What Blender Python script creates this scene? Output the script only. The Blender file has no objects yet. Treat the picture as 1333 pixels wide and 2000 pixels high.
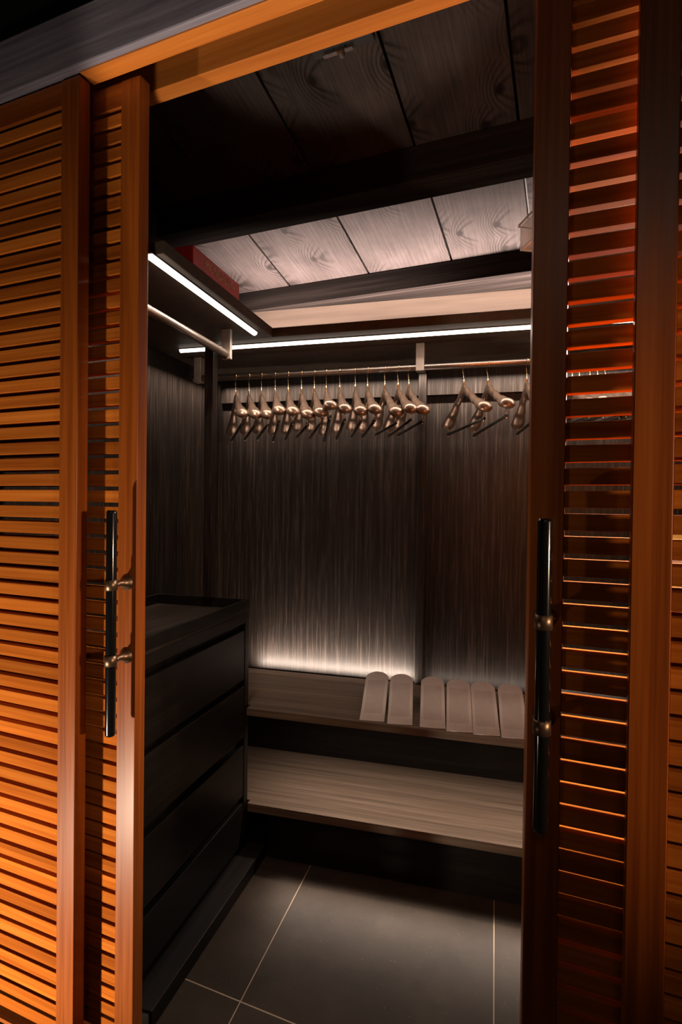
import bpy, bmesh, math, random
from mathutils import Vector, Matrix
random.seed(7)
S = bpy.context.scene
COL = S.collection
R = math.radians

# ------------------------------------------------------------------ camera
F_PX = 1099.84
CAM_H = 1.25
PITCH, ROLL, YAW, DOOR_A = R(-0.65255), R(0.69289), R(15.31156), R(-7.39723)
fw = Vector((-math.sin(YAW) * math.cos(PITCH), math.cos(YAW) * math.cos(PITCH), math.sin(PITCH)))
rt = Vector((math.cos(YAW), math.sin(YAW), 0))
up = rt.cross(fw)
r2 = math.cos(ROLL) * rt + math.sin(ROLL) * up
u2 = -math.sin(ROLL) * rt + math.cos(ROLL) * up
cd = bpy.data.cameras.new('camera')
cam = bpy.data.objects.new('camera', cd)
COL.objects.link(cam)
m = Matrix((r2, u2, -fw)).transposed().to_4x4()
m.translation = (0, 0, CAM_H)
cam.matrix_world = m
cd.sensor_fit = 'AUTO'
cd.sensor_width = 36
cd.lens = F_PX / 2000 * 36
cd.clip_start = 0.02
S.camera = cam

# door frame of reference: u runs along the sliding doors, s runs away from the camera
UD = Vector((math.cos(DOOR_A), math.sin(DOOR_A), 0))
ND = Vector((-UD.y, UD.x, 0))
def dw(u, s, z):
    return UD * u + ND * s + Vector((0, 0, z))

# ------------------------------------------------------------------ world, lights, exposure
w = bpy.data.worlds.new('world')
S.world = w
w.use_nodes = True
w.node_tree.nodes['Background'].inputs[0].default_value = (0.9, 0.75, 0.62, 1)
w.node_tree.nodes['Background'].inputs[1].default_value = 0.02
S.view_settings.view_transform = 'Standard'
S.view_settings.look = 'None'
S.view_settings.exposure = 0.0
S.view_settings.gamma = 1.0
S.view_settings.use_curve_mapping = False

LED = (1.0, 0.80, 0.655)
def look(loc, tgt):
    z = (Vector(loc) - Vector(tgt)).normalized()
    x = Vector((1, 0, 0)) if abs(z.x) < 0.9 else Vector((0, 1, 0))
    y = z.cross(x).normalized()
    x = y.cross(z).normalized()
    mm = Matrix((x, y, z)).transposed().to_4x4()
    mm.translation = loc
    return mm
def spot(name, loc, tgt, power, color, angle, blend, radius):
    l = bpy.data.lights.new(name, 'SPOT')
    l.energy, l.color, l.spot_size, l.spot_blend, l.shadow_soft_size = power, color, R(angle), blend, radius
    o = bpy.data.objects.new(name, l)
    COL.objects.link(o)
    o.matrix_world = look(loc, tgt)
    return o
def strip(name, a, b, direction, width, power, color, spread):
    """long thin area light from a to b shining along direction"""
    a, b = Vector(a), Vector(b)
    l = bpy.data.lights.new(name, 'AREA')
    l.shape = 'RECTANGLE'
    l.size, l.size_y = (b - a).length, width
    l.energy, l.color, l.spread = power, color, R(spread)
    o = bpy.data.objects.new(name, l)
    COL.objects.link(o)
    z = -Vector(direction).normalized()
    x = (b - a).normalized()
    y = z.cross(x).normalized()
    x = y.cross(z)
    mm = Matrix((x, y, z)).transposed().to_4x4()
    mm.translation = (a + b) / 2
    o.matrix_world = mm
    return o
# soft fill light added behind the camera to lift the dark right doors
strip('room_fill', (-0.5, -1.5, 2.7), (0.5, -1.5, 2.7), (0, 0.3, -1), 0.5, 3.2, (1.0, 0.74, 0.56), 180)
# low floor lamp of the room, left of the camera, shining up at the left doors
LAMP = (-1.47, 0.05, 0.09)
spot('floor_uplight', dw(*LAMP), dw(LAMP[0] + 0.118, LAMP[1] + 0.857, LAMP[2] + 0.44), 98, (1.0, 0.80, 0.60), 94, 0.6, 0.035)
spot('header_fill', dw(-0.60, 0.55, 0.06), dw(-0.555, 0.99, 2.26), 125, (1.0, 0.80, 0.60), 24.5, 0.3, 0.035)  # added narrow spot, unseen, to brighten just the header boards
# second room lamp grazing the right doors
spot('room_lamp_right', dw(2.3, 0.25, 1.35), dw(0.35, 0.93, 1.15), 230, (1.0, 0.68, 0.43), 30, 0.9, 0.08)
# wardrobe lighting: strips under the overhead shelves, uplight on top of the back shelf,
# narrow wall washer at the top of the back wall, strips under the shoe shelf and the bench
strip('shelf_strip_back', (-0.90, 1.838, 1.800), (0.62, 1.838, 1.800), (0, -0.02, -1), 0.012, 4.2, LED, 150)
strip('shelf_strip_right', (0.42, 1.13, 1.798), (0.42, 1.70, 1.798), (-0.35, -1.25, -0.75), 0.012, 40.0, LED, 105)
strip('left_wall_fill', (-1.15, 1.22, 1.811), (-1.15, 2.22, 1.811), (-0.36, 0, -1), 0.006, 2.2, LED, 50)  # added strip that brightens the left wall, not a known fixture
strip('shelf_strip_left', (-0.768, 1.13, 1.798), (-0.768, 1.705, 1.798), (-0.15, 0, -1), 0.012, 2.6, LED, 140)
strip('top_uplight', (-1.10, 2.215, 1.87), (0.62, 2.215, 1.87), (0, 0, 1), 0.012, 41.0, (1.0, 0.79, 0.69), 104)
strip('wall_washer_top', (-1.15, 2.195, 1.811), (0.62, 2.195, 1.811), (0, 0.46, -1), 0.006, 7.5, LED, 48)
strip('wall_foot_fill', (-1.00, 2.192, 0.5415), (-0.32, 2.192, 0.5415), (0, 0.80, 1), 0.006, 5.2, LED, 120)  # added hidden strip for the bright band at the wall base, source unknown
strip('wall_foot_fill_right', (-0.25, 2.192, 0.5415), (0.5, 2.192, 0.5415), (0, 0.80, 1), 0.006, 0.6, LED, 120)  # weaker added strip, same glow in the right bay
strip('bench_strip', (-0.80, 1.93, 0.512), (0.62, 1.93, 0.512), (0, -0.05, -1), 0.02, 4.0, LED, 140)
strip('toe_strip', (-0.68, 1.824, 0.167), (0.62, 1.824, 0.167), (0, -1.0, -1), 0.008, 1.6, LED, 58)

# ------------------------------------------------------------------ node materials
def mat(name):
    mm = bpy.data.materials.new(name)
    mm.use_nodes = True
    nt = mm.node_tree
    return mm, nt, nt.nodes['Principled BSDF']
def nd(nt, t, **kw):
    n = nt.nodes.new(t)
    for k, v in kw.items():
        if hasattr(n, k) and k not in ('inputs',):
            setattr(n, k, v)
        else:
            n.inputs[k].default_value = v
    return n
def ramp(nt, fac, stops):
    r = nt.nodes.new('ShaderNodeValToRGB')
    e = r.color_ramp.elements
    while len(e) < len(stops):
        e.new(0.5)
    for el, (p, c) in zip(e, stops):
        el.position = p
        el.color = (*c, 1)
    nt.links.new(fac, r.inputs[0])
    return r.outputs[0]
def math_n(nt, op, a, b=None, clamp=False):
    n = nt.nodes.new('ShaderNodeMath')
    n.operation = op
    n.use_clamp = clamp
    for i, v in enumerate((a, b)):
        if v is None:
            continue
        if isinstance(v, (int, float)):
            n.inputs[i].default_value = v
        else:
            nt.links.new(v, n.inputs[i])
    return n.outputs[0]
def mix(nt, fac, a, b, mode='MIX'):
    n = nt.nodes.new('ShaderNodeMix')
    n.data_type = 'RGBA'
    n.blend_type = mode
    for i, v in ((0, fac), (6, a), (7, b)):
        if isinstance(v, (int, float)):
            n.inputs[i].default_value = v
        elif isinstance(v, tuple):
            n.inputs[i].default_value = (*v, 1)
        else:
            nt.links.new(v, n.inputs[i])
    return n.outputs[2]

def wood(name, axis, dark, mid, light, rough=0.4, fine=140, stretch=0.03, bump=0.08, island=0.0, broad=5.0, coat=0.0, spec=0.5):
    """straight-grained wood; axis is the grain direction in object space"""
    mm, nt, bs = mat(name)
    tc = nt.nodes.new('ShaderNodeTexCoord')
    vec = tc.outputs['Object']
    geo = nt.nodes.new('ShaderNodeNewGeometry')
    if island:
        off = nt.nodes.new('ShaderNodeVectorMath')
        off.operation = 'SCALE'
        cmb = nt.nodes.new('ShaderNodeCombineXYZ')
        for i in range(3):
            nt.links.new(geo.outputs['Random Per Island'], cmb.inputs[i])
        nt.links.new(cmb.outputs[0], off.inputs[0])
        off.inputs['Scale'].default_value = 37.0
        add = nt.nodes.new('ShaderNodeVectorMath')
        nt.links.new(vec, add.inputs[0])
        nt.links.new(off.outputs[0], add.inputs[1])
        vec = add.outputs[0]
    mp = nt.nodes.new('ShaderNodeMapping')
    sc = [1.0, 1.0, 1.0]
    sc['xyz'.index(axis)] = stretch
    mp.inputs['Scale'].default_value = sc
    nt.links.new(vec, mp.inputs[0])
    n1 = nd(nt, 'ShaderNodeTexNoise', Scale=fine, Detail=4.0, Roughness=0.6)
    n2 = nd(nt, 'ShaderNodeTexNoise', Scale=broad, Detail=3.0, Roughness=0.55, Distortion=0.6)
    n3 = nd(nt, 'ShaderNodeTexNoise', Scale=fine * 0.28, Detail=3.0, Roughness=0.6)
    for n in (n1, n2, n3):
        nt.links.new(mp.outputs[0], n.inputs['Vector'])
    f = math_n(nt, 'ADD', math_n(nt, 'MULTIPLY', n1.outputs[0], 0.45), math_n(nt, 'MULTIPLY', n3.outputs[0], 0.55))
    col = ramp(nt, f, [(0.30, dark), (0.50, mid), (0.72, light)])
    col = mix(nt, 0.55, col, ramp(nt, n2.outputs[0], [(0.3, (0.55, 0.55, 0.55)), (0.7, (1.35, 1.3, 1.25))]), 'MULTIPLY')
    if island:
        lo, hi = 1 - island, 1 + island
        col = mix(nt, 1.0, col, ramp(nt, geo.outputs['Random Per Island'], [(0.0, (lo, lo * 0.92, lo * 0.85)), (1.0, (hi, hi, hi))]), 'MULTIPLY')
    nt.links.new(col, bs.inputs['Base Color'])
    rr = math_n(nt, 'ADD', math_n(nt, 'MULTIPLY', n1.outputs[0], 0.18), rough - 0.09)
    nt.links.new(rr, bs.inputs['Roughness'])
    bs.inputs['Coat Weight'].default_value = coat
    bs.inputs['Specular IOR Level'].default_value = spec
    bp = nd(nt, 'ShaderNodeBump', Strength=bump, Distance=0.002)
    nt.links.new(f, bp.inputs['Height'])
    nt.links.new(bp.outputs[0], bs.inputs['Normal'])
    return mm

TEAK = dict(dark=(0.12, 0.026, 0.003), mid=(0.25, 0.062, 0.008), light=(0.38, 0.11, 0.017), rough=0.36, fine=120, stretch=0.02, bump=0.05, coat=0.0, spec=0.38)
M_stile = wood('teak_vertical', 'z', **TEAK, island=0.12)
M_rail = wood('teak_horizontal', 'x', **TEAK, island=0.16)
TEAK.update(spec=0.03, rough=0.85, dark=(0.21, 0.050, 0.006), mid=(0.39, 0.110, 0.014), light=(0.54, 0.18, 0.028))
M_slat = wood('teak_slats', 'x', **TEAK, island=0.26)
M_head = wood('teak_header', 'x', (0.50, 0.14, 0.020), (0.66, 0.21, 0.034), (0.76, 0.28, 0.055), rough=0.5, spec=0.3)
VEN = dict(dark=(0.005, 0.0036, 0.003), mid=(0.0125, 0.009, 0.0074), light=(0.055, 0.043, 0.036), rough=0.42, fine=520, stretch=0.022, bump=0.25, broad=2.0, spec=0.25)
M_ven_z = wood('dark_oak_vertical', 'z', **VEN)
M_ven_x = wood('dark_oak_along', 'x', **VEN)
M_ven_y = wood('dark_oak_deep', 'y', **VEN)
SHF = dict(dark=(0.050, 0.036, 0.027), mid=(0.10, 0.074, 0.055), light=(0.17, 0.13, 0.10), rough=0.5, spec=0.2, fine=170, stretch=0.02, bump=0.2, broad=3)
M_shelf_x = wood('smoked_oak_along', 'x', **SHF)
BLK = dict(dark=(0.004, 0.003, 0.0025), mid=(0.0065, 0.005, 0.004), light=(0.014, 0.011, 0.009), rough=0.45, fine=200, stretch=0.02, bump=0.1, spec=0.25)
M_blk_z = wood('black_oak_vertical', 'z', **BLK)
M_blk_y = wood('black_oak_deep', 'y', **BLK)
M_blk_x = wood('black_oak_along', 'x', **BLK)
M_tray = wood('brown_tray_veneer', 'y', (0.014, 0.010, 0.0075), (0.025, 0.018, 0.014), (0.045, 0.034, 0.027), rough=0.5, spec=0.2)
M_timber = wood('charcoal_timber', 'x', (0.10, 0.097, 0.135), (0.26, 0.25, 0.33), (0.48, 0.47, 0.60), rough=0.7, fine=60, stretch=0.05, bump=0.3, broad=4)
M_beam = wood('stained_beam', 'x', (0.005, 0.0039, 0.0036), (0.0105, 0.0084, 0.0078), (0.030, 0.024, 0.022), spec=0.03, rough=0.9, fine=90, stretch=0.02, bump=0.3)
M_raw = wood('raw_pale_wood', 'x', (0.055, 0.039, 0.029), (0.086, 0.062, 0.047), (0.115, 0.084, 0.065), rough=0.7, fine=50, stretch=0.06, bump=0.1)

def plank_mat():
    """dark stained softwood boards, grain along local y, bent round scattered knots"""
    mm, nt, bs = mat('knotty_planks')
    tc = nt.nodes.new('ShaderNodeTexCoord')
    geo = nt.nodes.new('ShaderNodeNewGeometry')
    off = nt.nodes.new('ShaderNodeCombineXYZ')
    nt.links.new(math_n(nt, 'MULTIPLY', geo.outputs['Random Per Island'], 23.0), off.inputs[1])
    nt.links.new(math_n(nt, 'MULTIPLY', geo.outputs['Random Per Island'], 7.0), off.inputs[0])
    add = nt.nodes.new('ShaderNodeVectorMath')
    nt.links.new(tc.outputs['Object'], add.inputs[0])
    nt.links.new(off.outputs[0], add.inputs[1])
    def mapped(sx, sy):
        mp = nt.nodes.new('ShaderNodeMapping')
        mp.inputs['Scale'].default_value = (sx, sy, 0)
        nt.links.new(add.outputs[0], mp.inputs[0])
        return mp.outputs[0]
    vo = nt.nodes.new('ShaderNodeTexVoronoi')
    vo.voronoi_dimensions = '2D'
    vo.inputs['Scale'].default_value = 1.0
    nt.links.new(mapped(5.2, 4.2), vo.inputs['Vector'])
    d = vo.outputs['Distance']
    near = math_n(nt, 'SUBTRACT', 1.0, math_n(nt, 'MULTIPLY', d, 2.4), True)
    wob = nd(nt, 'ShaderNodeTexNoise', Scale=45.0, Detail=3.0)
    nt.links.new(add.outputs[0], wob.inputs['Vector'])
    dk = math_n(nt, 'ADD', d, math_n(nt, 'MULTIPLY', wob.outputs[0], 0.05))
    core = math_n(nt, 'SUBTRACT', 1.0, math_n(nt, 'MULTIPLY', dk, 8.5), True)
    sep = nt.nodes.new('ShaderNodeSeparateXYZ')
    nt.links.new(add.outputs[0], sep.inputs[0])
    bend = nd(nt, 'ShaderNodeTexNoise', Scale=2.4, Detail=2.0)
    nt.links.new(mapped(1, 0.30), bend.inputs['Vector'])
    ph = math_n(nt, 'ADD', math_n(nt, 'MULTIPLY', sep.outputs[0], 330.0),
                math_n(nt, 'ADD', math_n(nt, 'MULTIPLY', bend.outputs[0], 60.0), math_n(nt, 'MULTIPLY', near, 26.0)))
    ring = math_n(nt, 'ADD', math_n(nt, 'MULTIPLY', math_n(nt, 'SINE', ph), 0.5), 0.5)
    ring = math_n(nt, 'POWER', ring, 2.5)
    fine = nd(nt, 'ShaderNodeTexNoise', Scale=150, Detail=4.0)
    nt.links.new(mapped(1, 0.04), fine.inputs['Vector'])
    blot = nd(nt, 'ShaderNodeTexNoise', Scale=5.0, Detail=5.0, Roughness=0.6)
    nt.links.new(add.outputs[0], blot.inputs['Vector'])
    ringw = math_n(nt, 'ADD', 0.05, math_n(nt, 'MULTIPLY', near, 0.35))
    f = math_n(nt, 'SUBTRACT', math_n(nt, 'ADD', math_n(nt, 'MULTIPLY', fine.outputs[0], 0.45), math_n(nt, 'MULTIPLY', blot.outputs[0], 0.62)), math_n(nt, 'MULTIPLY', ring, ringw))
    col = ramp(nt, f, [(0.22, (0.009, 0.0064, 0.006)), (0.50, (0.0265, 0.0208, 0.0200)), (0.76, (0.046, 0.0375, 0.0365))])
    col = mix(nt, math_n(nt, 'MULTIPLY', core, 2.2, True), col, (0.006, 0.004, 0.0036))
    nt.links.new(col, bs.inputs['Base Color'])
    bs.inputs['Roughness'].default_value = 0.7
    bs.inputs['Specular IOR Level'].default_value = 0.1
    bp = nd(nt, 'ShaderNodeBump', Strength=0.2, Distance=0.002)
    nt.links.new(f, bp.inputs['Height'])
    nt.links.new(bp.outputs[0], bs.inputs['Normal'])
    return mm
M_plank = plank_mat()

def tile_mat():
    mm, nt, bs = mat('slate_tiles')
    tc = nt.nodes.new('ShaderNodeTexCoord')
    sep = nt.nodes.new('ShaderNodeSeparateXYZ')
    nt.links.new(tc.outputs['Object'], sep.inputs[0])
    fx = math_n(nt, 'ABSOLUTE', math_n(nt, 'SUBTRACT', math_n(nt, 'FRACT', math_n(nt, 'DIVIDE', math_n(nt, 'ADD', sep.outputs[0], 0.600 + 0.3075 + 61.5), 0.615)), 0.5))
    gx = math_n(nt, 'LESS_THAN', fx, 0.0022)
    sd = math_n(nt, 'ADD', math_n(nt, 'MULTIPLY', sep.outputs[0], ND.x), math_n(nt, 'MULTIPLY', sep.outputs[1], ND.y))
    fs = math_n(nt, 'ABSOLUTE', math_n(nt, 'SUBTRACT', math_n(nt, 'FRACT', math_n(nt, 'DIVIDE', math_n(nt, 'ADD', sd, -1.201 + 0.45 + 90), 0.90)), 0.5))
    gs = math_n(nt, 'LESS_THAN', fs, 0.0020)
    g = math_n(nt, 'MAXIMUM', gx, gs)
    n1 = nd(nt, 'ShaderNodeTexNoise', Scale=5.0, Detail=8.0, Roughness=0.65)
    n2 = nd(nt, 'ShaderNodeTexNoise', Scale=160.0, Detail=2.0)
    for n in (n1, n2):
        nt.links.new(tc.outputs['Object'], n.inputs['Vector'])
    col = ramp(nt, n1.outputs[0], [(0.25, (0.017, 0.0122, 0.0088)), (0.55, (0.031, 0.0228, 0.0168)), (0.8, (0.047, 0.036, 0.0275))])
    speck = math_n(nt, 'GREATER_THAN', n2.outputs[0], 0.735)
    col = mix(nt, math_n(nt, 'MULTIPLY', speck, 0.5), col, (0.22, 0.19, 0.16))
    col = mix(nt, g, col, (0.30, 0.23, 0.17))
    nt.links.new(col, bs.inputs['Base Color'])
    bs.inputs['Roughness'].default_value = 0.6
    bs.inputs['Specular IOR Level'].default_value = 0.12
    bp = nd(nt, 'ShaderNodeBump', Strength=0.12, Distance=0.002)
    nt.links.new(n1.outputs[0], bp.inputs['Height'])
    nt.links.new(bp.outputs[0], bs.inputs['Normal'])
    return mm
M_tile = tile_mat()

def plain(name, col, rough=0.5, metal=0.0, noise=0.15, scale=30, spec=0.5, coat=0.0):
    mm, nt, bs = mat(name)
    tc = nt.nodes.new('ShaderNodeTexCoord')
    n = nd(nt, 'ShaderNodeTexNoise', Scale=scale, Detail=3.0)
    nt.links.new(tc.outputs['Object'], n.inputs['Vector'])
    lo = tuple(c * (1 - noise) for c in col)
    hi = tuple(c * (1 + noise) for c in col)
    nt.links.new(ramp(nt, n.outputs[0], [(0.3, lo), (0.7, hi)]), bs.inputs['Base Color'])
    bs.inputs['Roughness'].default_value = rough
    bs.inputs['Metallic'].default_value = metal
    bs.inputs['Specular IOR Level'].default_value = spec
    bs.inputs['Coat Weight'].default_value = coat
    return mm
M_under = plain('bronze_lacquer', (0.055, 0.042, 0.033), 0.6, spec=0.12)
M_rod = plain('anodised_rail', (0.30, 0.25, 0.22), 0.35, 1.0)
M_brkt = plain('pale_bracket', (0.32, 0.27, 0.235), 0.45, 0.6)
M_hang = plain('bronze_hanger', (0.27, 0.18, 0.132), 0.33, 0.62, 0.25, 18)
M_bar = plain('dark_trouser_bar', (0.012, 0.008, 0.006), 0.5)
M_brass = plain('brass_wire', (0.75, 0.55, 0.33), 0.25, 1.0, 0.05)
M_blackrod = plain('black_gloss_bar', (0.006, 0.006, 0.007), 0.16, 0.0, 0.1, 30, 0.6, 0.5)
M_bronze = plain('aged_bronze', (0.20, 0.125, 0.08), 0.38, 0.85)
M_red = plain('red_box_card', (0.46, 0.022, 0.018), 0.45)
M_gold = plain('pale_gold_print', (0.62, 0.42, 0.26), 0.5)
M_alu = plain('track_metal', (0.20, 0.19, 0.20), 0.35, 0.9)
M_dark = plain('dark_track', (0.012, 0.012, 0.014), 0.45)
M_room = plain('room_plaster', (0.10, 0.075, 0.055), 0.85)
M_yellow = plain('yellow_print', (0.80, 0.70, 0.22), 0.5)
M_white = plain('white_print', (0.85, 0.78, 0.78), 0.5)
M_green = plain('green_leaf_print', (0.08, 0.22, 0.03), 0.5)

def plate_mat():
    mm, nt, bs = mat('champagne_mesh_plate')
    tc = nt.nodes.new('ShaderNodeTexCoord')
    sep = nt.nodes.new('ShaderNodeSeparateXYZ')
    nt.links.new(tc.outputs['Object'], sep.inputs[0])
    k = 2 * math.pi / 0.0036
    g = math_n(nt, 'MAXIMUM', math_n(nt, 'SINE', math_n(nt, 'MULTIPLY', sep.outputs[0], k)), math_n(nt, 'SINE', math_n(nt, 'MULTIPLY', sep.outputs[1], k)))
    g = math_n(nt, 'GREATER_THAN', g, 0.35)
    zone = math_n(nt, 'MULTIPLY', math_n(nt, 'LESS_THAN', math_n(nt, 'ABSOLUTE', sep.outputs[0]), 0.031),
                  math_n(nt, 'MULTIPLY', math_n(nt, 'GREATER_THAN', sep.outputs[1], 0.045), math_n(nt, 'LESS_THAN', sep.outputs[1], 0.215)))
    hole = math_n(nt, 'MULTIPLY', math_n(nt, 'SUBTRACT', 1.0, g), zone)
    n = nd(nt, 'ShaderNodeTexNoise', Scale=9.0, Detail=3.0)
    nt.links.new(tc.outputs['Object'], n.inputs['Vector'])
    col = ramp(nt, n.outputs[0], [(0.3, (0.31, 0.275, 0.25)), (0.7, (0.43, 0.385, 0.355))])
    col = mix(nt, math_n(nt, 'MULTIPLY', hole, 0.55), col, (0.05, 0.04, 0.033))
    nt.links.new(col, bs.inputs['Base Color'])
    bs.inputs['Metallic'].default_value = 0.15
    bs.inputs['Roughness'].default_value = 0.42
    bp = nd(nt, 'ShaderNodeBump', Strength=0.3, Distance=0.001)
    bp.invert = True
    nt.links.new(hole, bp.inputs['Height'])
    nt.links.new(bp.outputs[0], bs.inputs['Normal'])
    return mm
M_plate = plate_mat()

def glow_mat(name, col, strength):
    mm, nt, bs = mat(name)
    bs.inputs['Base Color'].default_value = (0.8, 0.8, 0.78, 1)
    bs.inputs['Emission Color'].default_value = (*col, 1)
    bs.inputs['Emission Strength'].default_value = strength
    return mm
M_led = glow_mat('led_diffuser', (1.0, 0.86, 0.72), 5.0)

def clear_mat():
    mm, nt, bs = mat('clear_plastic')
    bs.inputs['Base Color'].default_value = (0.92, 0.88, 0.86, 1)
    bs.inputs['Roughness'].default_value = 0.06
    bs.inputs['IOR'].default_value = 1.2
    bs.inputs['Transmission Weight'].default_value = 0.78
    return mm
M_clear = clear_mat()

# ------------------------------------------------------------------ mesh helpers
class MB:
    """collects shapes and links them as ONE mesh object"""
    def __init__(self):
        self.bm = bmesh.new()
    def box(self, x0, x1, y0, y1, z0, z1):
        vs = [self.bm.verts.new(p) for p in ((x0, y0, z0), (x1, y0, z0), (x1, y1, z0), (x0, y1, z0), (x0, y0, z1), (x1, y0, z1), (x1, y1, z1), (x0, y1, z1))]
        for f in ((3, 2, 1, 0), (4, 5, 6, 7), (0, 1, 5, 4), (1, 2, 6, 5), (2, 3, 7, 6), (3, 0, 4, 7)):
            self.bm.faces.new([vs[i] for i in f])
        return self
    def prism(self, pts, z0, z1):
        """plan polygon (counter-clockwise) extruded from z0 to z1"""
        lo = [self.bm.verts.new((p[0], p[1], z0)) for p in pts]
        hi = [self.bm.verts.new((p[0], p[1], z1)) for p in pts]
        n = len(pts)
        self.bm.faces.new(lo[::-1])
        self.bm.faces.new(hi)
        for i in range(n):
            self.bm.faces.new((lo[i], lo[(i + 1) % n], hi[(i + 1) % n], hi[i]))
        return self
    def hexa(self, pts):
        vs = [self.bm.verts.new(p) for p in pts]
        for f in ((3, 2, 1, 0), (4, 5, 6, 7), (0, 1, 5, 4), (1, 2, 6, 5), (2, 3, 7, 6), (3, 0, 4, 7)):
            self.bm.faces.new([vs[i] for i in f])
        return self
    def rings(self, rings, closed=False):
        """skin a list of vertex rings"""
        rv = [[self.bm.verts.new(p) for p in r] for r in rings]
        n = len(rv[0])
        for a, b in zip(rv[:-1], rv[1:]):
            for i in range(n):
                self.bm.faces.new((a[i], a[(i + 1) % n], b[(i + 1) % n], b[i]))
        self.bm.faces.new(rv[0][::-1])
        self.bm.faces.new(rv[-1])
        return self
    def tube(self, pts, rad, n=10):
        pts = [Vector(p) for p in pts]
        rads = rad if isinstance(rad, (list, tuple)) else [rad] * len(pts)
        prev = None
        out = []
        for i, p in enumerate(pts):
            t = (pts[min(i + 1, len(pts) - 1)] - pts[max(i - 1, 0)]).normalized()
            if prev is None:
                a = Vector((1, 0, 0)) if abs(t.x) < 0.8 else Vector((0, 1, 0))
                s1 = t.cross(a).normalized()
            else:
                s1 = (prev - t * prev.dot(t)).normalized()
            prev = s1
            s2 = t.cross(s1)
            out.append([p + rads[i] * (math.cos(2 * math.pi * k / n) * s1 + math.sin(2 * math.pi * k / n) * s2) for k in range(n)])
        return self.rings(out)
    def ball(self, c, r):
        mt = Matrix.Translation(c)
        bmesh.ops.create_uvsphere(self.bm, u_segments=10, v_segments=8, radius=r, matrix=mt)
        return self
    def build(self, name, material, parent=None, smooth=False, bevel=0.0, origin=None):
        bmesh.ops.recalc_face_normals(self.bm, faces=self.bm.faces[:])
        me = bpy.data.meshes.new(name)
        if origin is not None:
            bmesh.ops.translate(self.bm, verts=self.bm.verts[:], vec=-Vector(origin))
        self.bm.to_mesh(me)
        self.bm.free()
        me.materials.append(material)
        if smooth:
            for p in me.polygons:
                p.use_smooth = True
        o = bpy.data.objects.new(name, me)
        COL.objects.link(o)
        if origin is not None:
            o.location = origin
        if parent is not None:
            o.parent = parent
        if bevel:
            b = o.modifiers.new('bevel', 'BEVEL')
            b.width = bevel
            b.segments = 2
            b.limit_method = 'ANGLE'
        return o
def tag(o, label, cat, group=None, kind=None):
    o['label'] = label
    o['category'] = cat
    if group:
        o['group'] = group
    if kind:
        o['kind'] = kind
    return o
def thing(name, label, cat, loc=(0, 0, 0), rotz=0.0, group=None, kind=None):
    o = bpy.data.objects.new(name, None)
    o.empty_display_size = 0.05
    COL.objects.link(o)
    o.location = loc
    o.rotation_euler = (0, 0, rotz)
    return tag(o, label, cat, group, kind)
def in_door_frame(o):
    o.rotation_euler = (0, 0, DOOR_A)
    return o

# ================================================================== THE ROOM SHELL
XL, XR, YW = -1.21, 0.90, 2.27
tag(MB().box(-3.2, 3.2, -2.6, 2.6, -0.05, 0).build('floor', M_tile), 'dark slate tile floor with thin pale grout lines', 'floor', kind='structure')
# wardrobe walls
tag(MB().box(XL - 0.04, XR + 0.04, YW, YW + 0.11, 0, 1.86).build('wall_back', M_ven_z), 'dark oak veneered back wall of the wardrobe', 'wall', kind='structure')
tag(MB().box(XL - 0.03, XL, 1.02 + 0.13, YW + 0.11, 0, 2.45).build('wall_left', M_ven_z), 'dark oak veneered left wall of the wardrobe', 'wall', kind='structure')
tag(MB().box(XR, XR + 0.03, 1.0, YW, 0, 2.45).build('wall_right', M_ven_z), 'dark right wall of the wardrobe behind the right doors', 'wall', kind='structure')
tag(MB().box(XL - 0.04, XR + 0.04, YW + 0.080, YW + 0.11, 1.8605, 2.45).build('wall_upper_back', M_raw), 'raw pale wood strip of wall above the hanging shelf', 'wall', kind='structure')
# room around the camera
tag(MB().box(-3.2, 3.2, -2.65, -2.6, 0, 3.0).build('wall_rear', M_room), 'dim plaster wall of the room behind the camera', 'wall', kind='structure')
tag(MB().box(-3.25, -3.2, -2.6, 2.6, 0, 3.0).build('wall_room_left', M_room), 'dim plaster wall at the far left of the room', 'wall', kind='structure')
tag(MB().box(3.2, 3.25, -2.6, 2.6, 0, 3.0).build('wall_room_right', M_room), 'dim plaster wall at the far right of the room', 'wall', kind='structure')
tag(MB().box(-3.2, 3.2, -2.6, 0.88, 3.0, 3.05).build('ceiling_room', plain('room_ceiling', (0.02, 0.017, 0.015), 0.9)), 'dark ceiling of the room outside the wardrobe', 'ceiling', kind='structure')

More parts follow.
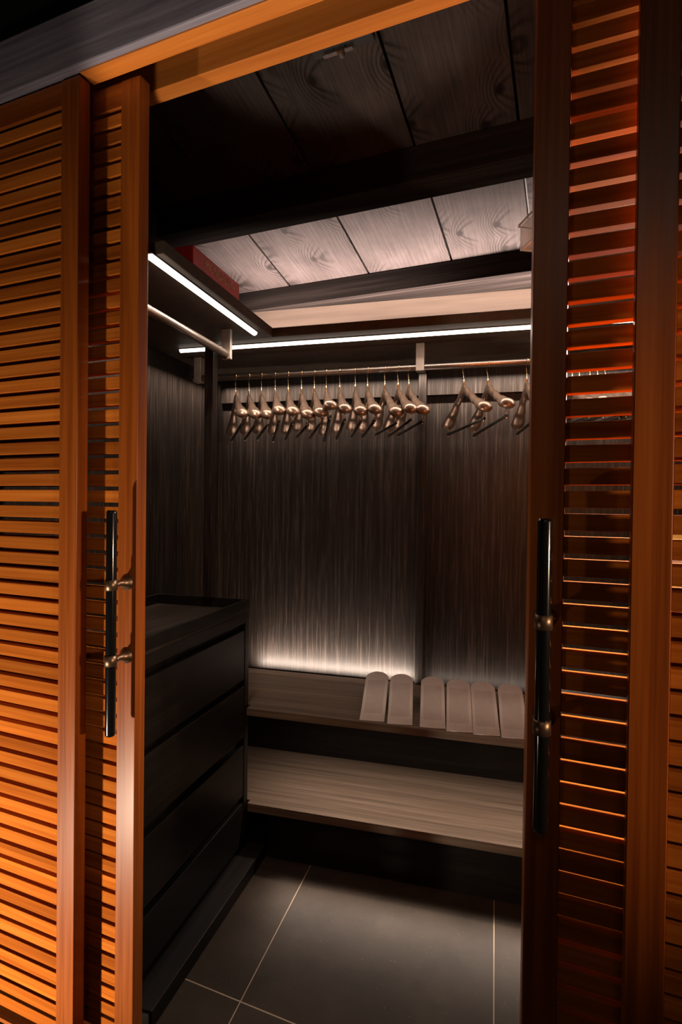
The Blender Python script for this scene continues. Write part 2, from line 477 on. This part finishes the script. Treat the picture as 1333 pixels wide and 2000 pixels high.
# sloping plank ceiling inside the wardrobe (door frame axes: x = u, y = s)
CA, CB = 2.6737, 0.217
seams = [-1.88, -1.53, -1.165, -0.80, -0.46, -0.165, 0.17, 0.50, 0.85, 1.2]
pb = MB()
for a, b in zip(seams[:-1], seams[1:]):
    a += 0.004
    b -= 0.004
    s0, s1 = 0.96, 2.55
    z = lambda s: CA - CB * s
    pb.hexa([(a, s0, z(s0)), (b, s0, z(s0)), (b, s1, z(s1)), (a, s1, z(s1)), (a, s0, z(s0) + 0.03), (b, s0, z(s0) + 0.03), (b, s1, z(s1) + 0.03), (a, s1, z(s1) + 0.03)])
tag(in_door_frame(pb.build('ceiling', M_plank)), 'sloping knotty dark plank ceiling above the wardrobe', 'ceiling', kind='structure')
tag(in_door_frame(MB().hexa([(-1.9, .96, CA - CB * .96 + .032), (1.2, .96, CA - CB * .96 + .032), (1.2, 2.55, CA - CB * 2.55 + .032), (-1.9, 2.55, CA - CB * 2.55 + .032),
    (-1.9, .96, CA - CB * .96 + .05), (1.2, .96, CA - CB * .96 + .05), (1.2, 2.55, CA - CB * 2.55 + .05), (-1.9, 2.55, CA - CB * 2.55 + .05)]).build('ceiling_backing', M_dark)), 'black boarding showing in the gaps between the ceiling planks', 'ceiling', kind='structure')

# ceiling beams
def beam(name, pts, z0, h, material, label):
    o = MB()
    lo = [(p[0], p[1], z0) for p in pts]
    hi = [(p[0], p[1], CA - CB * p[1] - 0.001) for p in pts]
    o.hexa(lo + hi)
    return tag(in_door_frame(o.build(name, material, bevel=0.002)), label, 'beam', kind='structure')
beam('ceiling_beam', [(-1.42, 1.629), (0.72, 1.629), (0.72, 1.74), (-1.42, 1.74)], 2.216, 0, M_beam, 'dark stained ceiling beam nearest the door header')
def ys(u, y):   # s on the back wall line y at a given u
    return (y - u * UD.y) / ND.y
beam('ceiling_beam', [(-1.48, 2.174), (0.60, 2.174), (0.60, 2.48), (-1.48, 2.48)], 2.116, 0, M_beam, 'dark stained ceiling beam lying against the back wall')

# big charcoal timber over the doors, header boards
tag(in_door_frame(MB().box(-2.6, 2.2, 0.905, 0.957, 2.192, 2.318).build('ceiling_beam', M_timber, bevel=0.004)), 'charcoal grey timber running above the louvred doors', 'beam', kind='structure')
tag(in_door_frame(MB().box(-2.6, 2.2, 0.93, 0.96, 2.322, 3.0).build('wall_over_doors', M_dark)), 'black wall above the charcoal timber', 'wall', kind='structure')
tag(in_door_frame(MB().box(-1.0165, 0.0725, 0.92, 0.959, 2.170 + 0.018, 2.2).build('trim_1', M_head, bevel=0.0015)), 'orange wooden board closing the front door track', 'trim', kind='structure')
tag(in_door_frame(MB().box(-1.5, 0.62, 1.082, 1.122, 2.243, 2.42).build('trim_2', M_head, bevel=0.0015)), 'orange wooden lintel board behind the inner doors', 'trim', kind='structure')
tag(in_door_frame(MB().box(-1.5, 0.62, 0.962, 1.082, 2.37, 2.39).build('trim_3', M_dark)), 'dark cover over the inner door track', 'trim', kind='structure')

# ================================================================== LOUVRED SLIDING DOORS
PIT, SLH = 0.0367, 0.0272
def louvre_door(name, u0, u1, s0, label, slat_z0=2.132, zt=2.186, splay=0.0):
    t = thing(name, label, 'door', dw((u0 + u1) / 2, s0, 0), DOOR_A, kind='structure')
    s1 = 0.031
    hw = (u1 - u0) / 2
    sw = 0.053
    for a, b in ((-hw, -hw + sw), (hw - sw, hw)):
        k = splay if a < 0 else 0
        MB().prism([(a, 0), (b, 0), (b, s1), (a - k, s1)], 0.003, zt).build('stile', M_stile, t, bevel=0.0018)
    MB().box(-hw + sw, hw - sw, 0.002, s1 - 0.002, slat_z0 + 0.0001, zt).build('top_rail', M_rail, t, bevel=0.0012)
    MB().box(-hw + sw, hw - sw, 0.002, s1 - 0.002, 0.003, 0.012).build('bottom_rail', M_rail, t, bevel=0.0012)
    sl = MB()
    k = 0
    while True:
        zt_ = slat_z0 - 0.0098 - k * PIT
        zb_ = zt_ - SLH
        if zb_ < 0.013:
            break
        sl.box(-hw + sw, hw - sw, 0.005, 0.026, zb_, zt_)
        k += 1
    sl.build('slats', M_slat, t, bevel=0.0012)
    return t
def pull(door, du, cz1=1.0735, cz2=0.9105):
    zc = (cz1 + cz2) / 2
    bar = MB()
    zs = [0.747, 0.749, 0.752, 1.229, 1.232, 1.234]
    rs = [0.008, 0.0105, 0.0112, 0.0112, 0.0105, 0.008]
    bar.tube([(du, -0.045, z) for z in zs], rs, 20)
    h = bar.build('handle', M_blackrod, door, smooth=True)
    for cz in (cz1, cz2):
        c = MB()
        c.tube([(du, -0.045, cz - 0.0115), (du, -0.045, cz - 0.011), (du, -0.045, cz + 0.011), (du, -0.045, cz + 0.0115)], [0.0120, 0.0135, 0.0135, 0.0120], 20)
        c.tube([(du, -0.034, cz), (du, -0.024, cz), (du, -0.014, cz), (du, -0.007, cz), (du, -0.002, cz), (du, 0.0, cz)], [0.0072, 0.0066, 0.0082, 0.0125, 0.0175, 0.0185], 20)
        o = c.build('handle_mount', M_bronze, h, smooth=True)
        o['label'] = 'aged bronze clamp with flared foot'
    return h
d1 = louvre_door('door_1', -1.62, -1.0185, 0.92, 'leftmost orange louvred sliding door, standing in front')
d2 = louvre_door('door_2', -1.50, -0.8945, 0.97, 'louvred sliding door with a black pull bar, left of the opening')
d3 = louvre_door('door_3', -0.071, 0.535, 0.97, 'louvred sliding door with a black pull bar, right of the opening', splay=0.0055)
d4 = louvre_door('door_4', 0.074, 0.68, 0.92, 'rightmost louvred sliding door, standing in front in shade')
pull(d2, 0.303 - 0.0265)
pull(d3, -0.303 + 0.0265)

# ceiling track hardware behind the lintel
t = thing('door_track', 'dark metal sliding track with roller behind the orange lintel', 'track', dw(-0.49, 1.14, 2.256), DOOR_A)
MB().box(-0.068, 0.075, -0.012, 0.012, -0.006, 0.010).build('rail', M_dark, t, bevel=0.002)
MB().box(-0.070, 0.040, -0.016, -0.0125, 0.0, 0.006).build('lip', M_alu, t)
b = MB().box(-0.042, 0.028, -0.006, 0.004, -0.0165, -0.0135)
b.prism([(-0.012, -0.006), (0.010, -0.006), (0.010, 0.004), (-0.012, 0.004)], -0.0135, -0.006)
b.build('carrier', M_alu, t)
MB().tube([(0.0, -0.008, -0.019), (0.0, 0.006, -0.019)], 0.0075, 16).build('roller', M_alu, t)

# ================================================================== WARDROBE JOINERY
# back wall mouldings
for x0, lab in ((-1.200, 'narrow dark batten in the left corner of the back wall'), (-0.300, 'narrow dark batten dividing the back wall panels')):
    tag(MB().box(x0, x0 + 0.032, YW - 0.034, YW, 0.541, 1.815).build('trim_4' if x0 < -1 else 'trim_5', M_ven_z, bevel=0.0015), lab, 'batten', kind='structure')
tag(MB().box(-1.168, -0.3005, YW - 0.016, YW, 1.693, 1.815).build('trim_6', M_ven_z), 'dark rail board under the shelf behind the crowded hangers', 'rail', kind='structure')
tag(MB().box(-0.2675, XR, YW - 0.016, YW, 1.693, 1.815).build('trim_7', M_ven_z), 'dark rail board under the shelf behind the spaced hangers', 'rail', kind='structure')
tag(MB().box(-1.2, XR, YW - 0.02, YW, 0.195, 0.515).build('trim_8', M_blk_x), 'black panel between the two low shelves', 'panel', kind='structure')
tag(MB().box(-1.0, -0.967, 1.80, 1.835, 0.918, 1.814).build('trim_9', M_ven_z, bevel=0.001), 'slim dark post standing on the drawer unit', 'post', kind='structure')

# low shelves
def lshelf(name, z0, z1, yf, label, material):
    pts = [(-0.826, yf), (XR, yf), (XR, YW - 0.02), (XL, YW - 0.02), (XL, 1.838), (-0.826, 1.838)]
    return tag(MB().prism(pts, z0, z1).build(name, material, bevel=0.0012), label, 'shelf')
ush = lshelf('shoe_shelf', 0.5145, 0.540, 1.800, 'upper low shelf of dark oak carrying the shoe plates', M_shelf_x)
lsh = lshelf('bench_shelf', 0.171, 0.200, 1.815, 'lower dark oak shelf just above the floor', M_shelf_x)
tag(MB().box(-0.76, XR, 1.850, 1.87, 0.0, 0.1705).build('bench_plinth', M_blk_x), 'black plinth under the lower shelf', 'plinth')
tag(MB().box(0.80, XR, 1.9, YW - 0.021, 0.2005, 0.514).build('shelf_support', M_blk_z), 'black upright holding the shoe shelf behind the right doors', 'support')

# drawer unit
XC = -0.834
cab = thing('drawer_unit', 'black oak drawer unit with a tray top left of the opening', 'drawer unit', (XC, 1.5, 0.046))
def cb(x0, x1, y0, y1, z0, z1):
    return MB().box(x0 - XC, x1 - XC, y0 - 1.5, y1 - 1.5, z0 - 0.046, z1 - 0.046)
Y0, Y1 = 1.165, 1.832
cb(XL + 0.004, XC - 0.022, Y0, Y1 - 0.03, 0.046, 0.872).build('carcass', M_blk_z, cab)
cb(XL + 0.004, XC, Y1 - 0.029, Y1, 0.046, 0.872).build('end_panel', M_blk_z, cab, bevel=0.001)
cb(XC - 0.0215, XC, Y0, Y1 - 0.0295, 0.838, 0.872).build('top_strip', M_blk_y, cab, bevel=0.001)
for z0, z1 in ((0.640, 0.812), (0.437, 0.617), (0.232, 0.408), (0.066, 0.206)):
    cb(XC - 0.021, XC - 0.002, Y0, Y1 - 0.031, z0, z1).build('drawer', M_blk_y, cab, bevel=0.0012)
tr = thing('valet_tray', 'brown tray with a raised rim on top of the drawer unit', 'tray', (XC, 1.5, 0.8725))
def tb(x0, x1, y0, y1, z0, z1):
    return MB().box(x0 - XC, x1 - XC, y0 - 1.5, y1 - 1.5, z0 - 0.8725, z1 - 0.8725)
tb(XL + 0.004, XC, Y0, Y1, 0.8725, 0.882).build('tray_base', M_tray, tr)
rim = tb(XL + 0.004, XL + 0.016, Y0, Y1, 0.8822, 0.916)
for a in ((XC - 0.012, XC, Y0, Y1), (XL + 0.016, XC - 0.012, Y1 - 0.012, Y1), (XL + 0.016, XC - 0.012, Y0, Y0 + 0.012)):
    rim.box(a[0] - XC, a[1] - XC, a[2] - 1.5, a[3] - 1.5, 0.8822 - 0.8725, 0.916 - 0.8725)
rim.build('tray_rim', M_blk_y, tr, bevel=0.0012)
tag(MB().box(XL, -0.768, 1.16, 1.8495, 0.0, 0.0455).build('drawer_plinth', M_blk_y, bevel=0.0015), 'low black plinth board under the drawer unit', 'plinth')

# hanging shelves
ZS = 1.815
hb = tag(MB().box(XL, XR, 1.771, YW - 0.001, ZS, 1.845).build('hanging_shelf', M_under, bevel=0.0015), 'bronze brown overhead shelf along the back wall', 'shelf')
p0 = dw(-1.30, 1.04, 0)
p1 = dw(-0.82, 1.04, 0)
hl = tag(MB().prism([(XL, 1.19), (-0.731, 1.125), (-0.731, 1.7705), (XL, 1.7705)], ZS, 1.845).build('hanging_shelf', M_under, bevel=0.0015), 'bronze brown overhead shelf along the left wall, under the red box', 'shelf')
hr = tag(MB().prism([(0.106, 1.10), (XR, 1.10), (XR, 1.7705), (0.106, 1.7705)], ZS, 1.845).build('hanging_shelf', M_under, bevel=0.0015), 'overhead shelf on the right under the clear plastic box', 'shelf')

# LED strips: channel + half round diffuser
def led(a, b, label):
    a, b = Vector(a), Vector(b)
    d = (b - a).normalized()
    n = Vector((-d.y, d.x, 0))
    t = thing('led_strip', label, 'strip light', (a + b) / 2)
    o = (a + b) / 2
    half = (b - a).length / 2
    ring = []
    for e in (-half, half):
        ring.append([d * e + n * (0.0095 * math.cos(q)) + Vector((0, 0, -0.003 - 0.0095 * math.sin(q))) for q in [math.pi * i / 10 for i in range(11)]])
    MB().rings(ring).build('diffuser', M_led, t)
    c = MB()
    q = []
    for e in (-half - 0.004, half + 0.004):
        q.append([d * e + n * sx * 0.011 + Vector((0, 0, zz)) for sx, zz in ((-1, -0.0001), (1, -0.0001), (1, -0.0028), (-1, -0.0028))])
    c.rings(q).build('channel', M_alu, t)
    return t
led((-1.12, 1.838, ZS), (0.66, 1.838, ZS), 'glowing strip light along the back overhead shelf')
led((-0.764, 1.118, ZS), (-0.7675, 1.706, ZS), 'glowing strip light along the left overhead shelf')
ul = led((-1.10, 2.215, 1.865), (0.62, 2.215, 1.865), 'strip uplight lying on top of the back shelf')
ul.rotation_euler = (math.pi, 0, 0)
ul.location.z = 1.8455

# hanging rails
YR, ZR = 1.965, 1.735
rl = thing('clothes_rail', 'bronze clothes rail across the back carrying all the hangers', 'rail', (0, YR, ZR))
MB().tube([(-1.14, 0, 0), (0.74, 0, 0)], 0.0125, 20).build('rail_tube', M_rod, rl, smooth=True)
for x0 in (-0.272, 0.70):
    MB().box(x0, x0 + 0.029, -0.015, 0.015, -0.016, ZS - ZR - 0.0002).build('rail_bracket', M_brkt, rl, bevel=0.001)
MB().box(-1.13, -1.10, -0.015, 0.015, -0.016, ZS - ZR - 0.0002).build('rail_bracket', M_brkt, rl, bevel=0.001)
r2_ = thing('clothes_rail', 'short bare clothes rail under the left overhead shelf', 'rail', (-0.8465, 1.4, ZR))
MB().tube([(0, -0.235, 0), (0, 0.258, 0)], 0.0125, 20).build('rail_tube', M_rod, r2_, smooth=True)
MB().box(-0.016, 0.016, 0.258, 0.272, -0.016, ZS - ZR - 0.0002).build('rail_bracket', M_brkt, r2_, bevel=0.001)
MB().box(-0.016, 0.016, -0.235, -0.221, -0.016, ZS - ZR - 0.0002).build('rail_bracket', M_brkt, r2_, bevel=0.001)

# ================================================================== HANGERS
def lerp_tab(tab, x):
    for (a, va), (b, vb) in zip(tab[:-1], tab[1:]):
        if x <= b:
            k = (x - a) / (b - a)
            k = k * k * (3 - 2 * k)
            return va + (vb - va) * k
    return tab[-1][1]
T_rx = [(0, .0085), (.12, .0085), (.35, .0115), (.62, .0175), (.84, .0235), (.93, .0235), (.975, .0175), (1.0, .004)]
T_up = [(0, .021), (.10, .015), (.25, .011), (.6, .012), (.85, .0170), (.94, .0170), (.98, .012), (1.0, .003)]
T_dn = [(0, .018), (.15, .015), (.35, .011), (.7, .010), (.9, .0170), (.96, .0145), (1.0, .003)]
T_zc = [(0, -.088), (.10, -.094), (.30, -.117), (.60, -.150), (.85, -.174), (1.0, -.184)]
T_xo = [(0, 0.0), (.3, .001), (.7, .003), (1.0, .004)]
HL = 0.218
def make_hanger(label, group):
    t = thing('coat_hanger', label, 'hanger', group=group)
    ts = [-1 + 2 * i / 56 for i in range(57)]
    rings = []
    for q in ts:
        a = abs(q)
        rx, upz, dnz, zc, xo = (lerp_tab(T, a) for T in (T_rx, T_up, T_dn, T_zc, T_xo))
        ring = []
        for i in range(14):
            an = 2 * math.pi * i / 14
            zz = math.sin(an)
            ring.append((xo + rx * math.cos(an), q * HL, zc + (upz if zz > 0 else dnz) * zz))
        rings.append(ring)
    MB().rings(rings).build('body', M_hang, t, smooth=True)
    pts = [(0, 0, -.066), (0, 0, -.052), (0, .003, -.040), (0, .011, -.026), (0, .0150, -.010)]
    pts += [(0, .0150 * math.cos(a), .0150 * math.sin(a)) for a in [R(v) for v in (0, 22, 45, 68, 90, 112, 135, 158, 180, 205, 225)]]
    h = MB().tube(pts, 0.0017, 8).build('hook', M_brass, t, smooth=True)
    h['label'] = 'brass wire hook'
    MB().tube([(0, 0, -.072), (0, 0, -.0715), (0, 0, -.047), (0, 0, -.046)], [.003, .0036, .0030, .0018], 10).build('ferrule', M_brass, h, smooth=True)
    bar = MB().tube([(.003, -.196, -.2135), (.003, .196, -.2135)], 0.0048, 10).build('trouser_bar', M_bar, t, smooth=True)
    for y in (-.19, .19):
        p = MB().tube([(.003, y, -.180), (.003, y, -.216)], 0.0011, 6)
        p.ball((.003, y, -.2195), .0030)
        p.build('pin', M_brass, bar, smooth=True)
    return t
def dup(o, parent=None):
    c = o.copy()
    COL.objects.link(c)
    if parent is not None:
        c.parent = parent
        c.matrix_parent_inverse = o.matrix_parent_inverse
    for ch in list(o.children):
        dup(ch, c)
    return c
spots = [(-0.954, 31.4, -2.3), (-0.899, 30.1, -0.9), (-0.848, 28.7, -0.2), (-0.793, 25.1, -3.0), (-0.741, 24.5, -1.9), (-0.689, 25.0, 1.1), (-0.639, 23.5, -0.1),
         (-0.594, 19.8, -5.3), (-0.543, 19.6, -2.2), (-0.485, 18.4, 0.1), (-0.44, 18.9, -1.0), (-0.377, 21.2, 1.7), (-0.33, 20.6, -0.6), (-0.292, 20.8, 0.6),
         (-0.104, 20.9, -0.2), (-0.025, 16.5, -1.9), (0.1, 7.0, -0.6)]
ords = ['first', 'second', 'third', 'fourth', 'fifth', 'sixth', 'seventh', 'eighth', 'ninth', 'tenth', 'eleventh', 'twelfth', 'thirteenth', 'fourteenth']
labels = ['bronze wooden coat hanger, %s from the left in the crowded row' % o for o in ords]
labels[0] = 'bronze wooden coat hanger at the far left end of the crowded row'
labels[7] = 'bronze wooden coat hanger tilted highest, eighth from the left in the crowded row'
labels[13] = 'bronze wooden coat hanger last in the crowded row, beside the rail bracket'
labels += ['bronze wooden coat hanger alone just right of the rail bracket',
           'bronze wooden coat hanger swung out widest, middle of the spaced three',
           'bronze wooden coat hanger half hidden by the edge of the right door']
extra = [(0.218, 14, 0), (0.240, 18, -1), (0.262, 12, 0), (0.294, 16, 1), (0.316, 14, 0), (0.338, 17, -1)]
elab = ['coat hanger glimpsed through the right door slats, %s from the left there' % o for o in ords[:6]]
proto = None
for i, ((x, ph, ti), lab) in enumerate(zip(spots + extra, labels + elab)):
    grp = 'coat hangers on the back rail'
    if proto is None:
        proto = make_hanger(lab, grp)
        o = proto
    else:
        o = dup(proto)
        o['label'] = lab
    o.location = (x - 0.005, YR, ZR - 0.0)
    o.rotation_euler = (R(ti), 0, R(ph))

# ================================================================== SHOE PLATES
def make_plate(label):
    t = thing('shoe_plate', label, 'shoe plate', group='metal shoe plates on the shelf')
    W, L = 0.041, 0.275
    out = []
    rows = [0.0, 0.02, 0.05, 0.08, 0.11, 0.14, 0.17, 0.205, 0.2345]
    prof = [(y, W) for y in rows] + [(0.2345 + W * math.sin(R(a)), W * math.cos(R(a))) for a in (12, 24, 36, 48, 58, 68, 76, 83, 88)]
    def zf(y):
        return 0.0025 + 0.30 * y + 0.010 * math.sin(min(1, y / 0.26) * math.pi * 2) * -0.5
    mb = MB()
    ks = (-1, -0.75, -0.5, -0.25, 0, 0.25, 0.5, 0.75, 1)
    def sheet(dz, flip):
        g = [[mb.bm.verts.new((hw * k, y, zf(y) + dz)) for k in ks] for y, hw in prof]
        for a, b in zip(g[:-1], g[1:]):
            for i in range(len(ks) - 1):
                f = (a[i], a[i + 1], b[i + 1], b[i])
                mb.bm.faces.new(f[::-1] if flip else f)
    sheet(0.0, False)
    sheet(-0.0016, True)
    edge = [(hw, y) for y, hw in prof] + [(-hw, y) for y, hw in prof[::-1]]
    r0 = [mb.bm.verts.new((x, y, zf(y))) for x, y in edge]
    r1 = [mb.bm.verts.new((x, y, zf(y) - 0.0016)) for x, y in edge]
    n = len(edge)
    for i in range(n):
        mb.bm.faces.new((r0[i], r1[i], r1[(i + 1) % n], r0[(i + 1) % n]))
    mb.build('plate', M_plate, t, smooth=True)
    # folded foot that carries the raised end
    f = MB()
    f.box(-0.022, 0.022, 0.205, 0.2065, 0.0, zf(0.205) - 0.002)
    f.box(-0.022, 0.022, 0.2068, 0.225, 0.0, 0.0015)
    f.build('foot', M_plate, t)
    return t
pl = [(-0.4244, 1.8068, -0.3397, -0.4147), (-0.3297, 1.8039, -0.2473, -0.3236), (-0.2233, 1.8055, -0.1417, -0.2107),
      (-0.1393, 1.8012, -0.0566, -0.1186), (-0.0556, 1.7992, 0.0266, -0.0346), (0.029, 1.7991, 0.111, 0.0579), (0.114, 1.7990, 0.196, 0.150)]
plabs = ['rounded metal shoe plate, leftmost on the shelf', 'rounded metal shoe plate, second from the left beside the batten foot',
         'rounded metal shoe plate just right of the batten, with a pale centre mark', 'rounded metal shoe plate, fourth from the left, standing tallest',
         'rounded metal shoe plate, fifth from the left', 'rounded metal shoe plate beside the right door edge', 'shoe plate mostly hidden behind the right door']
proto = None
for (a, y, b, tx), lab in zip(pl, plabs):
    if proto is None:
        proto = make_plate(lab)
        o = proto
    else:
        o = dup(proto)
        o['label'] = lab
    cx = (a + b) / 2
    o.location = (cx, y + 0.003, 0.5403)
    o.rotation_euler = (0, 0, -math.atan2(tx - cx, 0.255))

# ================================================================== THINGS ON THE OVERHEAD SHELVES
g = thing('board_game_box', 'flat red board game box lying on the left overhead shelf', 'game box', (-0.7312, 1.384, 1.8455))
MB().box(-0.27, 0.0, -0.130, 0.130, 0.0, 0.046).build('box_body', M_red, g, bevel=0.001)
def text(body, size, mat_, parent, loc, name='lettering', xs=1.0):
    cu = bpy.data.curves.new(name, 'FONT')
    cu.body = body
    cu.size = size
    cu.extrude = 0.0003
    cu.align_x = 'CENTER'
    cu.align_y = 'CENTER'
    cu.materials.append(mat_)
    o = bpy.data.objects.new(name, cu)
    COL.objects.link(o)
    o.parent = parent
    bpy.context.view_layer.update()
    me = bpy.data.meshes.new_from_object(o.evaluated_get(bpy.context.evaluated_depsgraph_get()))
    bpy.data.objects.remove(o)
    o = bpy.data.objects.new(name, me)
    COL.objects.link(o)
    o.parent = parent
    mm = Matrix(((0, 0, 1), (1, 0, 0), (0, 1, 0))).to_4x4()     # text runs along +y, faces +x
    o.matrix_local = Matrix.Translation(loc) @ mm @ Matrix.Diagonal((xs, 1, 1, 1))
    return o
text('MONOPOLY', 0.034, M_gold, g, (0.0004, 0.008, 0.022), xs=0.80)
MB().box(0.0001, 0.0007, 0.088, 0.099, 0.021, 0.0245).build('print_mark', M_gold, g)

cbx = thing('clear_box', 'clear plastic box corner poking out beside the right door', 'box', (0.206, 1.337, 1.8455), R(24))
def open_box(x, y, h, th):
    b = MB()
    b.box(-x, x, -y, y, 0, th)
    b.box(-x, -x + th, -y, y, th, h)
    b.box(x - th, x, -y, y, th, h)
    b.box(-x + th, x - th, -y, -y + th, th, h)
    b.box(-x + th, x - th, y - th, y, th, h)
    return b
open_box(0.13, 0.10, 0.055, 0.003).build('tub', M_clear, cbx, bevel=0.001)
MB().box(-0.134, 0.134, -0.104, 0.104, 0.0555, 0.062).build('lid', M_clear, cbx, bevel=0.001)

# printed carton glimpsed through the right doors
pc = thing('printed_carton', 'pale yellow printed carton glimpsed through the rightmost door slats', 'carton', (0.56, 1.93, 0.5405))
MB().box(-0.13, 0.20, -0.06, 0.06, 0, 0.67).build('carton_body', M_yellow, pc, bevel=0.002)
MB().box(-0.09, 0.18, -0.061, -0.0602, 0.52, 0.61).build('white_panel', M_white, pc)
MB().tube([(-0.10, -0.0605, 0.50), (-0.02, -0.0605, 0.525), (0.06, -0.0605, 0.50)], [0.002, 0.012, 0.002], 8).build('leaf_print', M_green, pc)
